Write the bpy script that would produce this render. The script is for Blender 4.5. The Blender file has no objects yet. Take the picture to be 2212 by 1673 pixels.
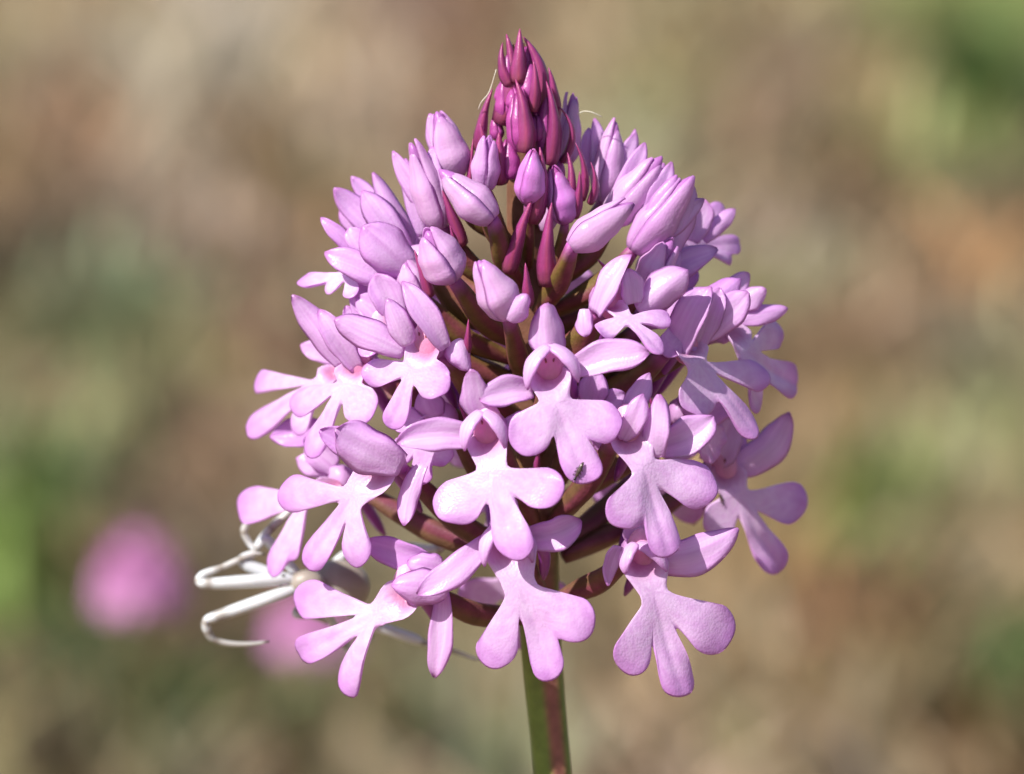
import bpy, math, random
import numpy as np
from mathutils import Vector, Matrix, noise as mnoise

random.seed(7)
np.random.seed(7)
scene = bpy.context.scene
COL = scene.collection

# ------------------------------------------------------------------ camera, world, sun, exposure
HEAD = np.array([0.0, 0.0, 0.25])          # middle of the flower head, 25 cm above the ground
PITCH = math.radians(11.0)
DIST = 0.42
FRAME = 0.072                              # width of the field at the flower head (m)
S = FRAME / 2212.0                         # metres per layout unit
RIGHT = np.array([1.0, 0.0, 0.0])
UP = np.array([0.0, math.sin(PITCH), math.cos(PITCH)])
FWD = np.array([0.0, math.cos(PITCH), -math.sin(PITCH)])
CAMLOC = HEAD - FWD * DIST

cam = bpy.data.cameras.new('camera')
cam.sensor_width = 22.3
cam.lens = 22.3 * DIST / FRAME
cam.clip_start = 0.02
cam.clip_end = 400.0
cam.dof.use_dof = True
cam.dof.focus_distance = DIST - 0.0095
cam.dof.aperture_fstop = 19.5
cam.dof.aperture_blades = 0
camo = bpy.data.objects.new('camera', cam)
camo.location = CAMLOC
camo.rotation_euler = (math.pi / 2 - PITCH, 0, 0)
COL.objects.link(camo)
scene.camera = camo

SUNDIR = Vector((-0.53, -0.47, 0.71)).normalized()
world = bpy.data.worlds.new('World')
scene.world = world
world.use_nodes = True
wn = world.node_tree
sky = wn.nodes.new('ShaderNodeTexSky')
sky.sky_type = 'NISHITA'
sky.sun_disc = False
sky.sun_elevation = math.asin(SUNDIR.z)
sky.sun_rotation = math.atan2(SUNDIR.x, SUNDIR.y)
wn.links.new(sky.outputs[0], wn.nodes['Background'].inputs[0])
wn.nodes['Background'].inputs[1].default_value = 0.085

sun = bpy.data.lights.new('sun', 'SUN')
sun.energy = 5.0
sun.angle = math.radians(0.53)
sun.color = (1.0, 0.965, 0.91)
suno = bpy.data.objects.new('sun', sun)
suno.rotation_euler = SUNDIR.to_track_quat('Z', 'Y').to_euler()
suno.location = (-0.5, -0.4, 1.2)
COL.objects.link(suno)

scene.view_settings.view_transform = 'Standard'
scene.view_settings.look = 'None'
scene.view_settings.exposure = 0.45
scene.view_settings.gamma = 1.0
scene.cycles.use_denoising = True
scene.cycles.max_bounces = 7
scene.cycles.diffuse_bounces = 4
scene.cycles.transmission_bounces = 6


# ------------------------------------------------------------------ layout helpers
def axd(py):
    """depth of the upright stem axis where it passes this height"""
    return (py - 836) * S * math.tan(PITCH)


def axx(py):
    return 1118 + (py - 80) * 0.049


def P(px, py, d=0.0):
    """a point of the flower head: d = millimetres behind (+) or before (-) the stem axis"""
    dep = axd(py) + d * 0.001
    k = (DIST + dep) / DIST
    return CAMLOC + FWD * (DIST + dep) + RIGHT * (px - 1106) * S * k + UP * (836 - py) * S * k


def far(px, py, D):
    """a point D metres along the view depth"""
    k = D / DIST
    return CAMLOC + FWD * D + RIGHT * (px - 1106) * S * k + UP * (836 - py) * S * k


def on_ground(px, py, z=0.0):
    d = FWD * DIST + RIGHT * (px - 1106) * S + UP * (836 - py) * S
    t = (z - CAMLOC[2]) / d[2]
    return CAMLOC + d * t


RP = ([200, 300, 400, 500, 600, 700, 800, 950, 1100, 1250, 1400], [2, 3.2, 5.2, 7.5, 9.5, 11.8, 13.2, 14.5, 15, 14, 12])


def front(px, py, add=0.0):
    """depth of the front of the conical head at this place (mm)"""
    R = np.interp(py, *RP) + add
    dx = (px - axx(py)) * S * 1000
    return -math.sqrt(max(R * R - dx * dx, 0.0))


def nz(v):
    v = np.asarray(v, float)
    return v / max(np.linalg.norm(v), 1e-12)


def srgb(r, g, b):
    f = lambda c: (c / 255 / 12.92) if c / 255 <= 0.04045 else ((c / 255 + 0.055) / 1.055) ** 2.4
    return np.array([f(r), f(g), f(b)])


def lerp(a, b, t):
    return np.asarray(a) * (1 - t) + np.asarray(b) * t


def sstep(a, b, x):
    t = min(max((x - a) / (b - a), 0), 1)
    return t * t * (3 - 2 * t)


# ------------------------------------------------------------------ materials (all procedural)
def new_mat(name):
    m = bpy.data.materials.new(name)
    m.use_nodes = True
    nt = m.node_tree
    b = nt.nodes['Principled BSDF']
    return m, nt, b


def attr_mat(name, rough, sss, radius, spec, nscale, namt, bscale, bstr, transl=0.0, bdist=0.00006, fibre=0.0, und=0.0):
    m, nt, b = new_mat(name)
    at = nt.nodes.new('ShaderNodeAttribute')
    at.attribute_name = 'col'
    tc = nt.nodes.new('ShaderNodeTexCoord')
    no = nt.nodes.new('ShaderNodeTexNoise')
    no.inputs['Scale'].default_value = nscale
    no.inputs['Detail'].default_value = 3
    nt.links.new(tc.outputs['Object'], no.inputs['Vector'])
    mr = nt.nodes.new('ShaderNodeMapRange')
    mr.inputs['From Min'].default_value = 0.3
    mr.inputs['From Max'].default_value = 0.7
    mr.inputs['To Min'].default_value = 1 - namt
    mr.inputs['To Max'].default_value = 1 + namt
    nt.links.new(no.outputs['Fac'], mr.inputs['Value'])
    mx = nt.nodes.new('ShaderNodeVectorMath')
    mx.operation = 'SCALE'
    nt.links.new(at.outputs['Color'], mx.inputs[0])
    nt.links.new(mr.outputs[0], mx.inputs['Scale'])
    if fibre > 0:
        st = nt.nodes.new('ShaderNodeAttribute')
        st.attribute_name = 'st'
        fn = nt.nodes.new('ShaderNodeTexNoise')
        fn.inputs['Scale'].default_value = 1.0
        fn.inputs['Detail'].default_value = 2.5
        nt.links.new(st.outputs['Vector'], fn.inputs['Vector'])
        fm = nt.nodes.new('ShaderNodeMapRange')
        fm.inputs['From Min'].default_value = 0.3
        fm.inputs['From Max'].default_value = 0.7
        fm.inputs['To Min'].default_value = 0.0
        fm.inputs['To Max'].default_value = fibre
        nt.links.new(fn.outputs['Fac'], fm.inputs['Value'])
        dk = nt.nodes.new('ShaderNodeVectorMath')
        dk.operation = 'MULTIPLY'
        nt.links.new(mx.outputs[0], dk.inputs[0])
        dk.inputs[1].default_value = (0.80, 0.50, 0.80)
        mm = nt.nodes.new('ShaderNodeMix')
        mm.data_type = 'VECTOR'
        nt.links.new(fm.outputs[0], mm.inputs['Factor'])
        nt.links.new(mx.outputs[0], mm.inputs['A'])
        nt.links.new(dk.outputs[0], mm.inputs['B'])
        class _O:
            outputs = [mm.outputs['Result']]
        mx = _O
    nt.links.new(mx.outputs[0], b.inputs['Base Color'])
    b.inputs['Roughness'].default_value = rough
    b.inputs['Specular IOR Level'].default_value = spec
    b.inputs['Subsurface Weight'].default_value = sss
    b.inputs['Subsurface Radius'].default_value = radius
    b.inputs['Subsurface Scale'].default_value = 1.0
    if bstr > 0:
        vo = nt.nodes.new('ShaderNodeTexVoronoi')
        vo.inputs['Scale'].default_value = bscale
        nt.links.new(tc.outputs['Object'], vo.inputs['Vector'])
        bp = nt.nodes.new('ShaderNodeBump')
        bp.inputs['Strength'].default_value = bstr
        bp.inputs['Distance'].default_value = bdist
        bp.invert = True
        nt.links.new(vo.outputs['Distance'], bp.inputs['Height'])
        if und > 0:
            un = nt.nodes.new('ShaderNodeTexNoise')
            un.inputs['Scale'].default_value = 1100
            un.inputs['Detail'].default_value = 2
            nt.links.new(tc.outputs['Object'], un.inputs['Vector'])
            bu = nt.nodes.new('ShaderNodeBump')
            bu.inputs['Strength'].default_value = und
            bu.inputs['Distance'].default_value = .00022
            nt.links.new(un.outputs['Fac'], bu.inputs['Height'])
            nt.links.new(bp.outputs[0], bu.inputs['Normal'])
            bp = bu
        nt.links.new(bp.outputs[0], b.inputs['Normal'])
    if transl > 0:
        tr = nt.nodes.new('ShaderNodeBsdfTranslucent')
        nt.links.new(mx.outputs[0], tr.inputs['Color'])
        ms = nt.nodes.new('ShaderNodeMixShader')
        ms.inputs[0].default_value = transl
        nt.links.new(b.outputs[0], ms.inputs[1])
        nt.links.new(tr.outputs[0], ms.inputs[2])
        nt.links.new(ms.outputs[0], nt.nodes['Material Output'].inputs['Surface'])
    return m


M_PETAL = attr_mat('petal_tissue', 0.34, 0.0, (0.0006, 0.0003, 0.0005), 0.45, 420, 0.05, 5600, 0.28, 0.40, fibre=0.46, und=0.14)
M_BUD = attr_mat('bud_tissue', 0.36, 0.25, (0.0008, 0.0003, 0.0005), 0.42, 900, 0.14, 6500, 0.2, fibre=0.3)
M_STEM = attr_mat('stem_tissue', 0.55, 0.15, (0.0006, 0.0005, 0.0002), 0.4, 900, 0.2, 4500, 0.3)
M_SPIDER = attr_mat('spider_cuticle', 0.35, 0.35, (0.0006, 0.0005, 0.0004), 0.45, 1200, 0.06, 7000, 0.2)
M_DARK = attr_mat('insect_cuticle', 0.25, 0.0, (0.001, 0.001, 0.001), 0.5, 3000, 0.2, 9000, 0.0)
M_GRASS = attr_mat('grass_blade', 0.6, 0.0, (0.001, 0.001, 0.001), 0.2, 60, 0.2, 900, 0.0, 0.3)
M_STONE = attr_mat('weathered_stone', 0.85, 0.0, (0.001, 0.001, 0.001), 0.2, 55, 0.3, 160, 0.6, 0.0, 0.003)


# ------------------------------------------------------------------ mesh helpers
class Root:
    def __init__(self, name, loc, label, cat, group=None):
        o = bpy.data.objects.new(name, None)
        o.empty_display_size = 0.01
        o.location = loc
        COL.objects.link(o)
        o['label'] = label
        o['category'] = cat
        if group:
            o['group'] = group
        self.o = o
        self.loc = np.array(loc, float)


def mesh_obj(name, verts, faces, cols, mat, root=None, parent=None, smooth=True, st=None):
    off = root.loc if root is not None else np.zeros(3)
    me = bpy.data.meshes.new(name)
    v = np.asarray(verts, float) - off
    me.from_pydata(v.tolist(), [], faces)
    ca = me.color_attributes.new('col', 'FLOAT_COLOR', 'POINT')
    c = np.ones((len(v), 4))
    c[:, :3] = np.asarray(cols, float).reshape(-1, 3) if np.ndim(cols) > 1 else np.asarray(cols)[None, :]
    ca.data.foreach_set('color', c.ravel())
    if st is not None:
        sa = me.attributes.new('st', 'FLOAT_VECTOR', 'POINT')
        sa.data.foreach_set('vector', np.asarray(st, float).ravel())
    me.materials.append(mat)
    if smooth:
        me.polygons.foreach_set('use_smooth', [True] * len(me.polygons))
    me.update()
    o = bpy.data.objects.new(name, me)
    COL.objects.link(o)
    p = parent if parent is not None else (root.o if root is not None else None)
    if p is not None:
        o.parent = p
    return o


def loft(rings, cap=True):
    """closed rings of equal size -> verts, faces"""
    n = len(rings[0])
    V = [p for r in rings for p in r]
    F = []
    for i in range(len(rings) - 1):
        a, b = i * n, (i + 1) * n
        for j in range(n):
            k = (j + 1) % n
            F.append((a + j, a + k, b + k, b + j))
    if cap:
        F.append(tuple(range(n - 1, -1, -1)))
        e = (len(rings) - 1) * n
        F.append(tuple(e + j for j in range(n)))
    return V, F


def bez(p0, p1, p2, t):
    return p0 * (1 - t) ** 2 + p1 * 2 * t * (1 - t) + p2 * t * t


def smooth_path(pts, n):
    """Catmull-Rom through the points"""
    pts = [np.asarray(p, float) for p in pts]
    ext = [2 * pts[0] - pts[1]] + pts + [2 * pts[-1] - pts[-2]]
    out = []
    segs = len(pts) - 1
    for i in range(n):
        u = i / (n - 1) * segs
        k = min(int(u), segs - 1)
        t = u - k
        a, b, c, d = ext[k:k + 4]
        out.append(0.5 * ((2 * b) + (c - a) * t + (2 * a - 5 * b + 4 * c - d) * t * t + (3 * b - a - 3 * c + d) * t ** 3))
    return out


def frames(path, hint):
    T = []
    for i in range(len(path)):
        a = path[max(i - 1, 0)]
        b = path[min(i + 1, len(path) - 1)]
        T.append(nz(b - a))
    out = []
    for t in T:
        s = np.cross(t, hint)
        if np.linalg.norm(s) < 1e-4:
            s = np.cross(t, np.array([0.3, 0.5, 0.8]))
        s = nz(s)
        out.append((t, s, nz(np.cross(s, t))))
    return out


def tube(path, radii, n=10, ribs=0, ribamp=0.0, twist=0.0, hint=(0.1, -1, 0.2), colf=None, flat=1.0):
    fr = frames(path, np.array(hint, float))
    rings, cols = [], []
    for i, (p, (t, s, b)) in enumerate(zip(path, fr)):
        u = i / (len(path) - 1)
        r = radii[i]
        ring = []
        for j in range(n):
            a = 2 * math.pi * j / n
            rr = r * (1 + ribamp * math.cos(ribs * (a + twist * u)))
            ring.append(p + s * math.cos(a) * rr + b * math.sin(a) * rr * flat)
            cols.append(colf(u, a) if colf else (1, 1, 1))
        rings.append(ring)
    V, F = loft(rings)
    return V, F, cols


def rad_profile(knots, n):
    xs, ys = zip(*knots)
    t = np.linspace(0, 1, n)
    y = np.interp(t, xs, ys)
    k = y.copy()
    k[1:-1] = (y[:-2] + 2 * y[1:-1] + y[2:]) / 4
    return k


LANCE = [(0, .5), (.12, .7), (.3, .9), (.5, 1), (.68, .95), (.82, .74), (.92, .47), (.98, .28), (1, .1)]
BLUNT = [(0, .5), (.15, .72), (.4, .97), (.6, 1), (.78, .86), (.9, .6), (.97, .33), (1, .1)]
OVATE = [(0, .6), (.12, .88), (.28, 1), (.45, .95), (.62, .76), (.78, .58), (.9, .46), (.97, .33), (1, .12)]
STRAP = [(0, .62), (.1, .78), (.25, .92), (.45, 1), (.62, .93), (.76, .74), (.87, .52), (.94, .38), (.985, .27), (1, .1)]
BRACT = [(0, .8), (.15, 1), (.35, .85), (.6, .55), (.8, .33), (.93, .2), (1, .05)]


def blade(base, tip, nrm, W, bow=0.0, sbow=0.0, cup=0.35, th=0.00028, prof=LANCE, hook=0.0, colf=None, n=17, nv=11, wav=0.0, seed=0.0, fold=0.0, asym=0.0):
    """a leaf-like organ from base to tip: nrm = the way its face looks, bow = arching along nrm"""
    base, tip = np.asarray(base, float), np.asarray(tip, float)
    L = np.linalg.norm(tip - base)
    t0 = nz(tip - base)
    nrm = nz(nrm - t0 * np.dot(nrm, t0))
    side = np.cross(t0, nrm)
    path = []
    for i in range(n):
        s = i / (n - 1)
        q = 4 * s * (1 - s)
        path.append(base + (tip - base) * s + nrm * (bow * L * q + hook * L * max(0, s - .6) ** 2 * 6) + side * sbow * L * q)
    fr = frames(path, nrm)
    w = rad_profile(prof, n) * W * 0.5
    rings, cols = [], []
    global ST
    ST = []
    for i, (p, (t, sd, b)) in enumerate(zip(path, fr)):
        s = i / (n - 1)
        vs = [-1 + 2 * k / (nv - 1) for k in range(nv)]
        top, bot, ct, cb = [], [], [], []
        for v in vs:
            wob = wav * W * math.sin(7 * s + 3 * v + seed * 9) * abs(v) ** 2
            wv = w[i] * (1 + (asym * (1 if v > 0 else -1) + .05 * math.sin(s * 13 + seed * 5 + (2 if v > 0 else 0))) * math.sin(math.pi * min(1, s * 1.05)))
            c = p + sd * (v * wv) - b * (cup * w[i] * (v * v - 0.3)) + b * wob + b * fold * w[i] * (math.sqrt(v * v + .02) - .4)
            e = th * 0.5 * math.sqrt(max(0.0, 1 - v * v)) * (0.35 + 0.65 * min(1, w[i] / (W * .3)))
            top.append(c + b * e)
            bot.append(c - b * e)
            cc = colf(s, v) if colf else np.ones(3)
            ct.append(cc)
            cb.append(cc)
        ring = top + bot[-2:0:-1]
        rings.append(ring)
        cols += ct + cb[-2:0:-1]
        ss = [(s * 1.6 + seed * 3, v * 5.5 * (.4 + .6 * w[i] / (W * .5)), seed * 7.1) for v in vs]
        ST += ss + ss[-2:0:-1]
    V, F = loft(rings)
    return V, F, cols


# ------------------------------------------------------------------ orchid colours (what the tissue itself has)
PALE = srgb(247, 221, 250)
PINK = srgb(241, 198, 244)
EDGE = srgb(214, 144, 224)
TIPC = srgb(184, 86, 178)
ROSE = srgb(206, 128, 168)
MAG = srgb(160, 66, 132)
DKP = srgb(118, 40, 96)
WINE = srgb(122, 44, 74)
OLIVE = srgb(112, 96, 42)
BROWN = srgb(114, 78, 42)
GREEN = srgb(88, 108, 38)


def sepal_col(tint=0.0, seed=0.0):
    def f(s, v):
        c = lerp(PALE, PINK, 0.3 + 0.5 * abs(v))
        c = lerp(c, EDGE, 0.25 * sstep(.45, 1, abs(v)) + 0.2 * sstep(.5, 1, s))
        c = lerp(c, TIPC, 0.65 * sstep(.88, 1, s))
        c = lerp(c, TIPC, 0.16 * math.exp(-(v / .12) ** 2) * (1 - sstep(.7, 1, s)) + .22 * sstep(.86, 1, abs(v)))
        c = lerp(c, EDGE, tint)
        return c * (1 + 0.04 * math.sin(seed * 11 + 5 * v))
    return f


def lip_mesh(T, C, lobes, nrm, clawW, bend, seed, NA=132):
    """three-lobed lip as one closed sheet. T throat, C where the lobes part, lobes = [(tip, width)] one side, middle, other side"""
    global ST, LIP_FRONT
    rnd = random.Random(seed)
    e2 = nz(np.array([0, 0, 1.0]) - nrm * nrm[2])
    e1 = np.cross(e2, nrm)
    to2 = lambda p: np.array([np.dot(p - C, e1), np.dot(p - C, e2)])
    arms = [(to2(tp), w) for tp, w in lobes] + [(to2(T), clawW)]
    info = []
    for k, (p, w) in enumerate(arms):
        L = max(np.linalg.norm(p), 1e-5)
        d = p / L
        e = max(L - w * (.46 if k != 3 else .15), .35 * L)
        info.append((d, L, w, e, rnd.uniform(-.10, .10)))
    maxL = max(i[1] for i in info[:3])

    def arm(q, k):
        d, L, w, e, crv = info[k]
        pp = np.stack([-d[1] * np.ones(len(q)), d[0] * np.ones(len(q))], 1)
        ss = q @ d
        xx = (q * pp).sum(1) - crv * L * (ss / L) ** 2 * (k != 3)
        s_ = np.clip(ss, 0, e)
        f = s_ / e
        if k == 3:
            r = w * (.30 + .18 * f)
        elif k == 1:
            r = w * (.14 + .36 * np.clip(f * 1.15, 0, 1))
        else:
            cs = float(np.dot(d, info[1][0]))
            wide = np.clip((math.degrees(math.acos(max(-1, min(1, cs)))) - 28) / 34, 0, 1)   # lobes that stand apart are fuller at their foot
            r = w * ((.03 + .47 * np.clip(f * 1.06, 0, 1) ** 1.5) * (1 - wide) + (.12 + .40 * np.clip(f * 1.1, 0, 1) ** .85) * wide)
        return np.hypot(ss - s_, xx) - r, ss / L, xx / (w * .5)

    def sdf(q):
        ds = np.stack([arm(q, k)[0] for k in range(4)], 0)
        kk = .055 * clawW
        return -kk * np.log(np.exp(-ds / kk).sum(0))

    th = np.linspace(0, 2 * math.pi, 721)[:-1]
    dirs = np.stack([np.cos(th), np.sin(th)], 1)
    lo, hi = np.zeros(720), np.full(720, maxL * 1.6)
    step = np.linspace(.02, 1, 90) * maxL * 1.5
    R = np.full(720, step[0])
    alive = np.ones(720, bool)
    for r in step:                                        # leave at the first crossing so nothing folds
        inside = sdf(dirs * r) < 0
        alive &= inside
        R[alive] = r
    lo, hi = R.copy(), R + (step[1] - step[0])
    for _ in range(8):
        m = (lo + hi) / 2
        ins = sdf(dirs * m[:, None]) < 0
        lo = np.where(ins, m, lo)
        hi = np.where(ins, hi, m)
    R = lo
    ph = rnd.uniform(0, 6)
    lobecup = [rnd.uniform(-.10, .06) for _ in range(3)]
    R = R * (1 + .008 * np.sin(9 * th + ph) + .006 * np.sin(17 * th + 2 * ph))
    poly = dirs * R[:, None]
    seg = np.linalg.norm(np.roll(poly, -1, 0) - poly, axis=1)
    cum = np.concatenate([[0], np.cumsum(seg)])
    tt = np.linspace(0, cum[-1], NA + 1)[:-1]
    ext = np.vstack([poly, poly[:1]])
    out = np.stack([np.interp(tt, cum, ext[:, 0]), np.interp(tt, cum, ext[:, 1])], 1)
    rt = np.array([0.0, .10, .2, .3, .4, .5, .59, .68, .76, .83, .89, .94, .98, 1.0])
    nr = len(rt)
    q = (rt[:, None, None] * out[None]).reshape(-1, 2)
    d4 = [arm(q, k) for k in range(4)]
    ww = np.stack([np.exp(-np.clip(d4[k][0], -1, 1) / (.16 * clawW)) * (np.clip(d4[k][1] * 3, 0, 1) if k != 9 else 1) for k in range(4)], 0) + 1e-9
    ww = ww / ww.sum(0)
    rr = np.linalg.norm(q, axis=1) / maxL
    bd = list(bend) + [-.16]
    z = np.zeros(len(q))
    edge = np.repeat(rt, NA)
    for k in range(4):
        f = np.clip(d4[k][1], 0, 1.2)
        x = np.clip(np.abs(d4[k][2]), 0, 1.3)
        zk = bd[k] * (.25 if k < 3 else 1) * f ** 2 * info[k][1]
        if k < 3:
            zk = zk + lobecup[k] * info[k][2] * x ** 2 * f                        # lobes arch across
            zk = zk + rnd.uniform(-.06, .06) * info[k][1] * np.sin(f * 2.4)
        if k == 1:
            zk = zk - .05 * info[k][2] * np.exp(-(x / .22) ** 2) * np.clip(f * 2, 0, 1)   # shallow channel
        if k == 3:
            zk = zk + .00028 * np.clip(x, 0, 1) ** 2 * np.clip(f * 2, 0, 1) - .0006 * np.clip(f, 0, 1) ** 2 * (1 - x ** 2)
        z += ww[k] * zk
    z += .03 * maxL * np.exp(-(rr / .4) ** 2)
    z += .00016 * np.sin(q[:, 0] * 1100 + ph) * np.cos(q[:, 1] * 900 + 2 * ph) * np.clip(rr * 2, 0, 1)
    z += .00010 * np.sin(np.tile(np.arange(NA), nr) * .55 + ph) * np.clip((edge - .7) / .3, 0, 1) ** 2                            # the rim rolls back
    col = np.zeros((len(q), 3))
    for i in range(len(q)):
        l_ = ww[:3, i].sum()
        c = lerp(PALE, PINK, .2 + .75 * sstep(.2, .9, rr[i]))
        c = lerp(c, EDGE, .60 * sstep(.72, 1.0, edge[i]) * l_ * sstep(.25, .6, rr[i]))
        f, x = d4[3][1][i], abs(d4[3][2][i])
        c = lerp(c, ROSE, .85 * sstep(.25, .95, f) * sstep(.95, .25, x) * ww[3, i])
        col[i] = c
    ang = np.arctan2(q[:, 1], q[:, 0])
    tk = .00024 * .5 * np.sqrt(np.clip(1 - edge ** 8, 0, 1))
    base = C[None] + q[:, :1] * e1[None] + q[:, 1:] * e2[None]
    front_ = base + (z + tk)[:, None] * nrm[None]
    back_ = base + (z - tk)[:, None] * nrm[None]
    stv = np.stack([np.cos(ang) * 9 * np.clip(edge, .2, 1) + seed, np.sin(ang) * 9 * np.clip(edge, .2, 1), rr * .8 + seed * 1.7], 1)
    V = [front_[0]] + list(front_[NA:])
    Cc = [col[0]] + list(col[NA:])
    ST = [stv[0]] + list(stv[NA:])
    LIP_FRONT = front_
    F = []
    idx = lambda r, i: 1 + (r - 1) * NA + (i % NA)
    for i in range(NA):
        F.append((0, idx(1, i), idx(1, i + 1)))
        for r in range(1, nr - 1):
            F.append((idx(r, i), idx(r + 1, i), idx(r + 1, i + 1), idx(r, i + 1)))
    b0 = len(V)
    V += [back_[0]] + list(back_[NA:-NA])
    Cc += [col[0]] + list(col[NA:-NA])
    ST = ST + [stv[0]] + list(stv[NA:-NA])
    bi = lambda r, i: (b0 + 1 + (r - 1) * NA + (i % NA)) if r < nr - 1 else idx(nr - 1, i)
    for i in range(NA):
        F.append((b0, bi(1, i + 1), bi(1, i)))
        for r in range(1, nr - 1):
            F.append((bi(r, i + 1), bi(r + 1, i + 1), bi(r + 1, i), bi(r, i)))
    return V, F, Cc


def blob(c, ax, rad, nu=12, nv=8, colf=None):
    """ellipsoid along axis ax (unit), rad = (side, side2, along)"""
    ax = nz(ax)
    s = nz(np.cross(ax, (0.2, 0.9, 0.3)))
    b = np.cross(s, ax)
    rings, cols = [], []
    for i in range(nv + 1):
        th = math.pi * (i / nv) * 0.98 + 0.01 * math.pi
        r = math.sin(th)
        ring = []
        for j in range(nu):
            a = 2 * math.pi * j / nu
            ring.append(c + s * math.cos(a) * r * rad[0] + b * math.sin(a) * r * rad[1] - ax * math.cos(th) * rad[2])
            cols.append(colf(i / nv, a) if colf else (1, 1, 1))
        rings.append(ring)
    V, F = loft(rings)
    return V, F, cols


def facing(az, el):
    a, e = math.radians(az), math.radians(el)
    return np.array([math.sin(a) * math.cos(e), -math.cos(a) * math.cos(e), math.sin(e)])


def ray_plane(px, py, Q, n):
    d = FWD * DIST + RIGHT * (px - 1106) * S + UP * (836 - py) * S
    t = np.dot(Q - CAMLOC, n) / np.dot(d, n)
    return CAMLOC + d * t


# ------------------------------------------------------------------ the orchid
ORCHID = Root('pyramidal_orchid', P(axx(836), 836, 0) * np.array([1, 1, 0]) + np.array([0.004, 0.0, 0.0]),
              'pink pyramidal orchid in sharp focus with purple bud tip', 'orchid')
PX = S * 1000  # mm per layout unit


def ovary_col(u, a):
    c = lerp(OLIVE, BROWN, 0.5 + 0.5 * math.cos(3 * a + 2))
    c = lerp(c, WINE, 0.08 + 0.6 * sstep(.2, .9, 0.5 + 0.5 * math.cos(a * 3 + 4 * u)))
    return lerp(c, TIPC, .7 * sstep(.85, 1, u))


def add_ovary(T, root, parent, py, thick=1.15, side=0.0, drop=150):
    drop = drop * np.interp(py, [500, 800, 1000, 1150, 1300], [1.0, 1.1, 1.35, .7, .3])
    A = P(axx(py + drop), py + drop, 0)
    rad = T - A
    rad[2] = 0
    A = A + nz(rad) * 0.0016
    mid = lerp(A, T, .5) + np.array([0, 0, -0.0004]) + nz(rad) * 0.0004
    path = smooth_path([A, mid, T], 14)
    r = rad_profile([(0, .55), (.2, .9), (.5, 1.0), (.8, .8), (.93, .6), (1, .5)], 14) * thick * 0.001 * np.interp(py, [600, 900], [1.0, .74])
    V, F, c = tube(path, r, 14, 3, .12, 2.4, colf=lambda u, a: lerp(ovary_col(u, a), DKP * .8, np.interp(py, [700, 1000], [0, .25]) * (u < .9)))  # lower ovaries coloured darker, shade inside the head painted in
    mesh_obj('ovary', V, F, c, M_STEM, root, parent)
    return A


def add_spur(T, n, root, parent, L=9.0, seed=0):
    """thin violet spur that runs back from the throat and bends down along the ovary"""
    rnd = random.Random(seed + 50)
    sd = nz(np.cross(n, (0, 0, 1.0))) * rnd.choice((-1, 1)) * .001
    dn = np.array([0, 0, -.001])
    p = [T - n * .001, T - n * .0032 + sd * 1.2 + dn * .6, T - n * .0058 + sd * 1.8 + dn * 2.2, T - n * .0078 + sd * 1.6 + dn * 4.6]
    path = smooth_path(p, 14)
    V, F, c = tube(path, rad_profile([(0, .6), (.3, .5), (.8, .42), (.95, .34), (1, .12)], 14) * 0.001, 8,
                   colf=lambda u, a: lerp(srgb(176, 92, 184), srgb(140, 58, 150), u))
    mesh_obj('spur', V, F, c, M_BUD, root, parent)


def add_bract(b, t, W, root, parent=None, nrm=None, bow=.06, seed=0, dark=0.0, sbow=0.0):
    def cf(s, v):
        c = lerp(WINE, MAG, .35 + .4 * s)
        c = lerp(c, srgb(168, 74, 96), .5 * sstep(.3, 0, abs(v)) + .25 * sstep(.7, 1, s))
        c = lerp(c, BROWN, .35 * sstep(.25, 0, s))
        return lerp(c, DKP, dark)
    V, F, c = blade(b, t, nrm if nrm is not None else -FWD, W, bow=bow, cup=.55, th=0.00035, prof=BRACT, colf=cf, n=13, nv=7, seed=seed, sbow=sbow)
    return mesh_obj('bract', V, F, c, M_BUD, root, parent, st=ST)


def add_column(T, n, up, root, parent, k=1.0):
    """rosy column set back under the hood, with the two slits of the pollinia"""
    sd = np.cross(up, n)
    def cf(u, a):
        c = lerp(srgb(214, 142, 178), srgb(236, 186, 218), sstep(.45, 1, u))
        return lerp(c, srgb(206, 124, 138), .4 * sstep(.5, .1, u))
    c0 = T - n * 0.0006 + up * 0.0001
    V, F, c = blob(c0, up, (0.00105 * k, 0.0008 * k, 0.0017 * k), 16, 12, cf)
    mesh_obj('column', V, F, c, M_BUD, root, parent)
    for sg in (-1, 1):
        q = c0 + n * 0.00074 * k + up * 0.00045 * k + sd * sg * 0.00026 * k
        V, F, c = blob(q, up + sd * sg * .25 + n * .3, (0.00008 * k, 0.00007 * k, 0.00024 * k), 8, 6,
                       lambda u, a: lerp(srgb(206, 116, 84), srgb(130, 66, 82), sstep(.2, .6, u)))
        mesh_obj('pollinium', V, F, c, M_BUD, root, parent)


FLOWERS = []
LIPS = {}


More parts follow.
